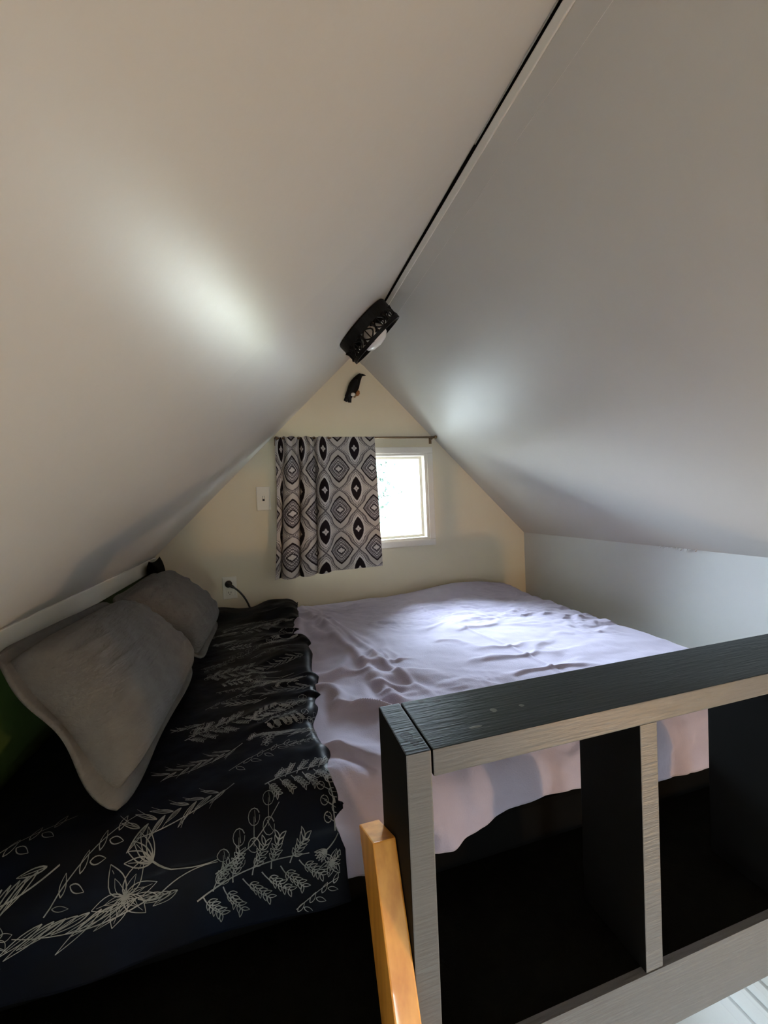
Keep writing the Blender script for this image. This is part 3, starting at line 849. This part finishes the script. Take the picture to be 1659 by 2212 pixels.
# ------------------------------------------------------------------ bird ornament on the gable wall
bd = thing('bird_ornament', (.50, D, .55), 'small black bird ornament hung under the ridge above the curtain', 'ornament')
def pxy(px, py):                                          # metres on the gable from measured positions
    return .5065 + (px - 764.0) * .002555 + (py - 840) * .00010, .632 - (py - 840) * .00262 + (px - 764) * .00010
def loft(pts, dep, name, material, yc):
    v = []; n = 14
    P = [Vector((pxy(x, y)[0], 0, pxy(x, y)[1])) for x, y, r in pts]
    for i, (x, y, r) in enumerate(pts):
        dd = (P[min(i + 1, len(P) - 1)] - P[max(i - 1, 0)]).normalized(); sd = Vector((dd.z, 0, -dd.x)); rr = r * .0034
        for j in range(n):
            t = 2 * math.pi * j / n
            p = P[i] + sd * rr * math.cos(t); v.append((p.x, D - yc + min(rr, .022) * dep * math.sin(t), p.z))
    f = [(i * n + j, i * n + (j + 1) % n, (i + 1) * n + (j + 1) % n, (i + 1) * n + j) for i in range(len(pts) - 1) for j in range(n)]
    f += [tuple(range(n))[::-1], tuple((len(pts) - 1) * n + j for j in range(n))]
    b = MB().add(v, f); return b.build(name, material, bd, smooth=True)
loft([(781, 813.5, 2.0), (778.5, 814.0, 3.6), (774.5, 817.5, 4.8), (770, 823, 6.2), (766, 829, 7.6), (762, 836, 8.8), (757.5, 844, 8.4), (752.5, 851, 6.8), (748.5, 857, 6.0), (746, 861, 5.6)], .75, 'body', M['black'], .018)
loft([(790.2, 814.8, .3), (787, 814.2, 1.2), (783, 813.8, 2.0), (779, 814, 2.4)], .8, 'beak', M['black'], .018)
loft([(748, 856, 3.4), (744, 862, 3.6), (740.5, 868, 3.2)], .35, 'tail_feather', M['black'], .012)
loft([(752, 856, 3.2), (750, 863, 3.2), (749.5, 871, 2.8)], .35, 'tail_feather', M['black'], .014)
loft([(768, 824, 1.5), (764, 832, 4.5), (758, 843, 5.0), (751, 853, 3.0), (747, 860, 1.0)], .5, 'wing', M['black'], .033)
loft([(771, 847, 1.5), (769, 851, 3.4), (767, 855, 3.0), (765, 858, 1.0)], .7, 'belly', M['orange'], .020)
loft([(764, 853, 1.0), (762.5, 856, 2.4), (760.5, 860, 1.8), (759, 861, .6)], .7, 'foot', M['brass'], .020)
loft([(756.2, 851.5, .8), (756.2, 853, 3.2), (756.2, 855.5, 4.2), (756.2, 858, 3.2), (756.2, 859.5, .8)], .8, 'berry', M['dot'], .030)

# ------------------------------------------------------------------ ceiling lamp: black drum cage with opal shade, on the left slope by the ridge
def ceiling_lamp():
    c = Vector((.393, 1.585, AZ - (AX - .393)))
    n = Vector((1, 0, -1)).normalized(); e1 = Vector((1, 0, 1)).normalized(); e2 = Vector((0, 1, 0))
    root = thing('ceiling_lamp', tuple(c), 'black drum ceiling lamp with leaf shaped cut-outs beside the ridge', 'lamp')
    R = .122
    def pt(r, a, h): return c + n * h + r * (math.cos(a) * e1 + math.sin(a) * e2)
    def lathe(prof, seg=48):
        v = [pt(r, 2 * math.pi * j / seg, h) for r, h in prof for j in range(seg)]
        f = [(i * seg + j, i * seg + (j + 1) % seg, (i + 1) * seg + (j + 1) % seg, (i + 1) * seg + j) for i in range(len(prof) - 1) for j in range(seg)]
        return MB().add(v, f)
    b = lathe([(.001, .001), (R * .97, .001), (R, .006), (R, .042), (R - .006, .044), (R - .006, .006), (.001, .006)])
    b.build('pan', M['black'], root, smooth=False)
    lathe([(R - .008, .080), (R + .001, .080), (R + .001, .094), (R - .008, .094), (R - .008, .080)]).build('rim', M['black'], root)
    cage = MB()
    for k in range(12):
        a = 2 * math.pi * k / 12
        for da in (-.20, 0, .20):
            pts = [pt(R - .003, a + da * math.sin(math.pi * i / 6) if da else a, .040 + .042 * i / 6) for i in range(7)]
            cage.tube(pts, .0032 if da else .0022, 6)
        pts = [pt(R - .003, a + .2618 + .05 * math.sin(math.pi * i / 4), .042 + .038 * i / 4) for i in range(5)]
        cage.tube(pts, [.010, .005, .003, .005, .010], 6)
    cage.build('cage', M['black'], root, smooth=True)
    MB().tube([pt(R - .004, a_, .087) for a_ in (0.9, 0.9 + math.pi)], .0045, 8).build('cross_bar', M['black'], root)
    # frosted bulb shade inside
    lathe([(.030, .006), (.034, .03), (.050, .055), (.058, .075), (.052, .095), (.034, .108), (.001, .113)], 32).build('shade', M['opal'], root, smooth=True)
ceiling_lamp()

# ------------------------------------------------------------------ lamps of the room below
def sconce(loc, power, colr, label):
    x, y, z = loc
    t = thing('wall_lamp', (x, y, z - .12), label, 'lamp')
    MB().tube([(XR, y, z - .08), (XR - .015, y, z - .08)], .05, 20).build('back_plate', M['brass'], t)
    MB().tube([(XR - .01, y, z - .08), (x, y, z - .08), (x, y, z - .04)], .008, 8).build('arm', M['brass'], t)
    b = MB(); n = 20
    v = [(x + r * math.cos(2 * math.pi * j / n), y + r * math.sin(2 * math.pi * j / n), z + h) for r, h in ((.05, -.05), (.065, .01), (.085, .09)) for j in range(n)]
    f = [(i * n + j, i * n + (j + 1) % n, (i + 1) * n + (j + 1) % n, (i + 1) * n + j) for i in range(2) for j in range(n)] + [tuple(range(n))]
    b.add(v, f).build('shade', M['opal'], t, smooth=True)
    l = bpy.data.lights.new('bulb', 'POINT'); l.energy = power; l.color = colr; l.shadow_soft_size = .04
    o = bpy.data.objects.new('bulb', l); col.objects.link(o); o.parent = t; o.location = Vector((x, y, z + .11 + Z0)) - wpos(t)
sconce((XR - .14, -.75, -1.0), 40.0, (1.0, .62, .30), 'warm wall lamp in the room below the loft')

# flaking caulk where the right ceiling meets the knee wall
rn = random.Random(4)
v = []; f = []
for k in range(9):
    y = 1.16 + .018 * k + rn.uniform(-.004, .004); z = EZ + .002; i = len(v)
    a_, b_ = rn.uniform(.006, .013), rn.uniform(.004, .012)
    for dx in (-.004, 0):
        v += [(XR - .004 + dx, y, z), (XR - .004 + dx, y + a_, z + rn.uniform(-.002, .002)), (XR - .006 + dx, y + a_ * .8, z - b_), (XR - .006 + dx, y + .002, z - b_ * rn.uniform(.3, 1))]
    f += [(i, i + 1, i + 2, i + 3), (i + 4, i + 7, i + 6, i + 5), (i, i + 4, i + 5, i + 1), (i + 1, i + 5, i + 6, i + 2), (i + 2, i + 6, i + 7, i + 3), (i + 3, i + 7, i + 4, i)]
tag(mesh('trim_8', v, f, M['wall']), 'flaking strip of caulk under the right eave', kind='structure')
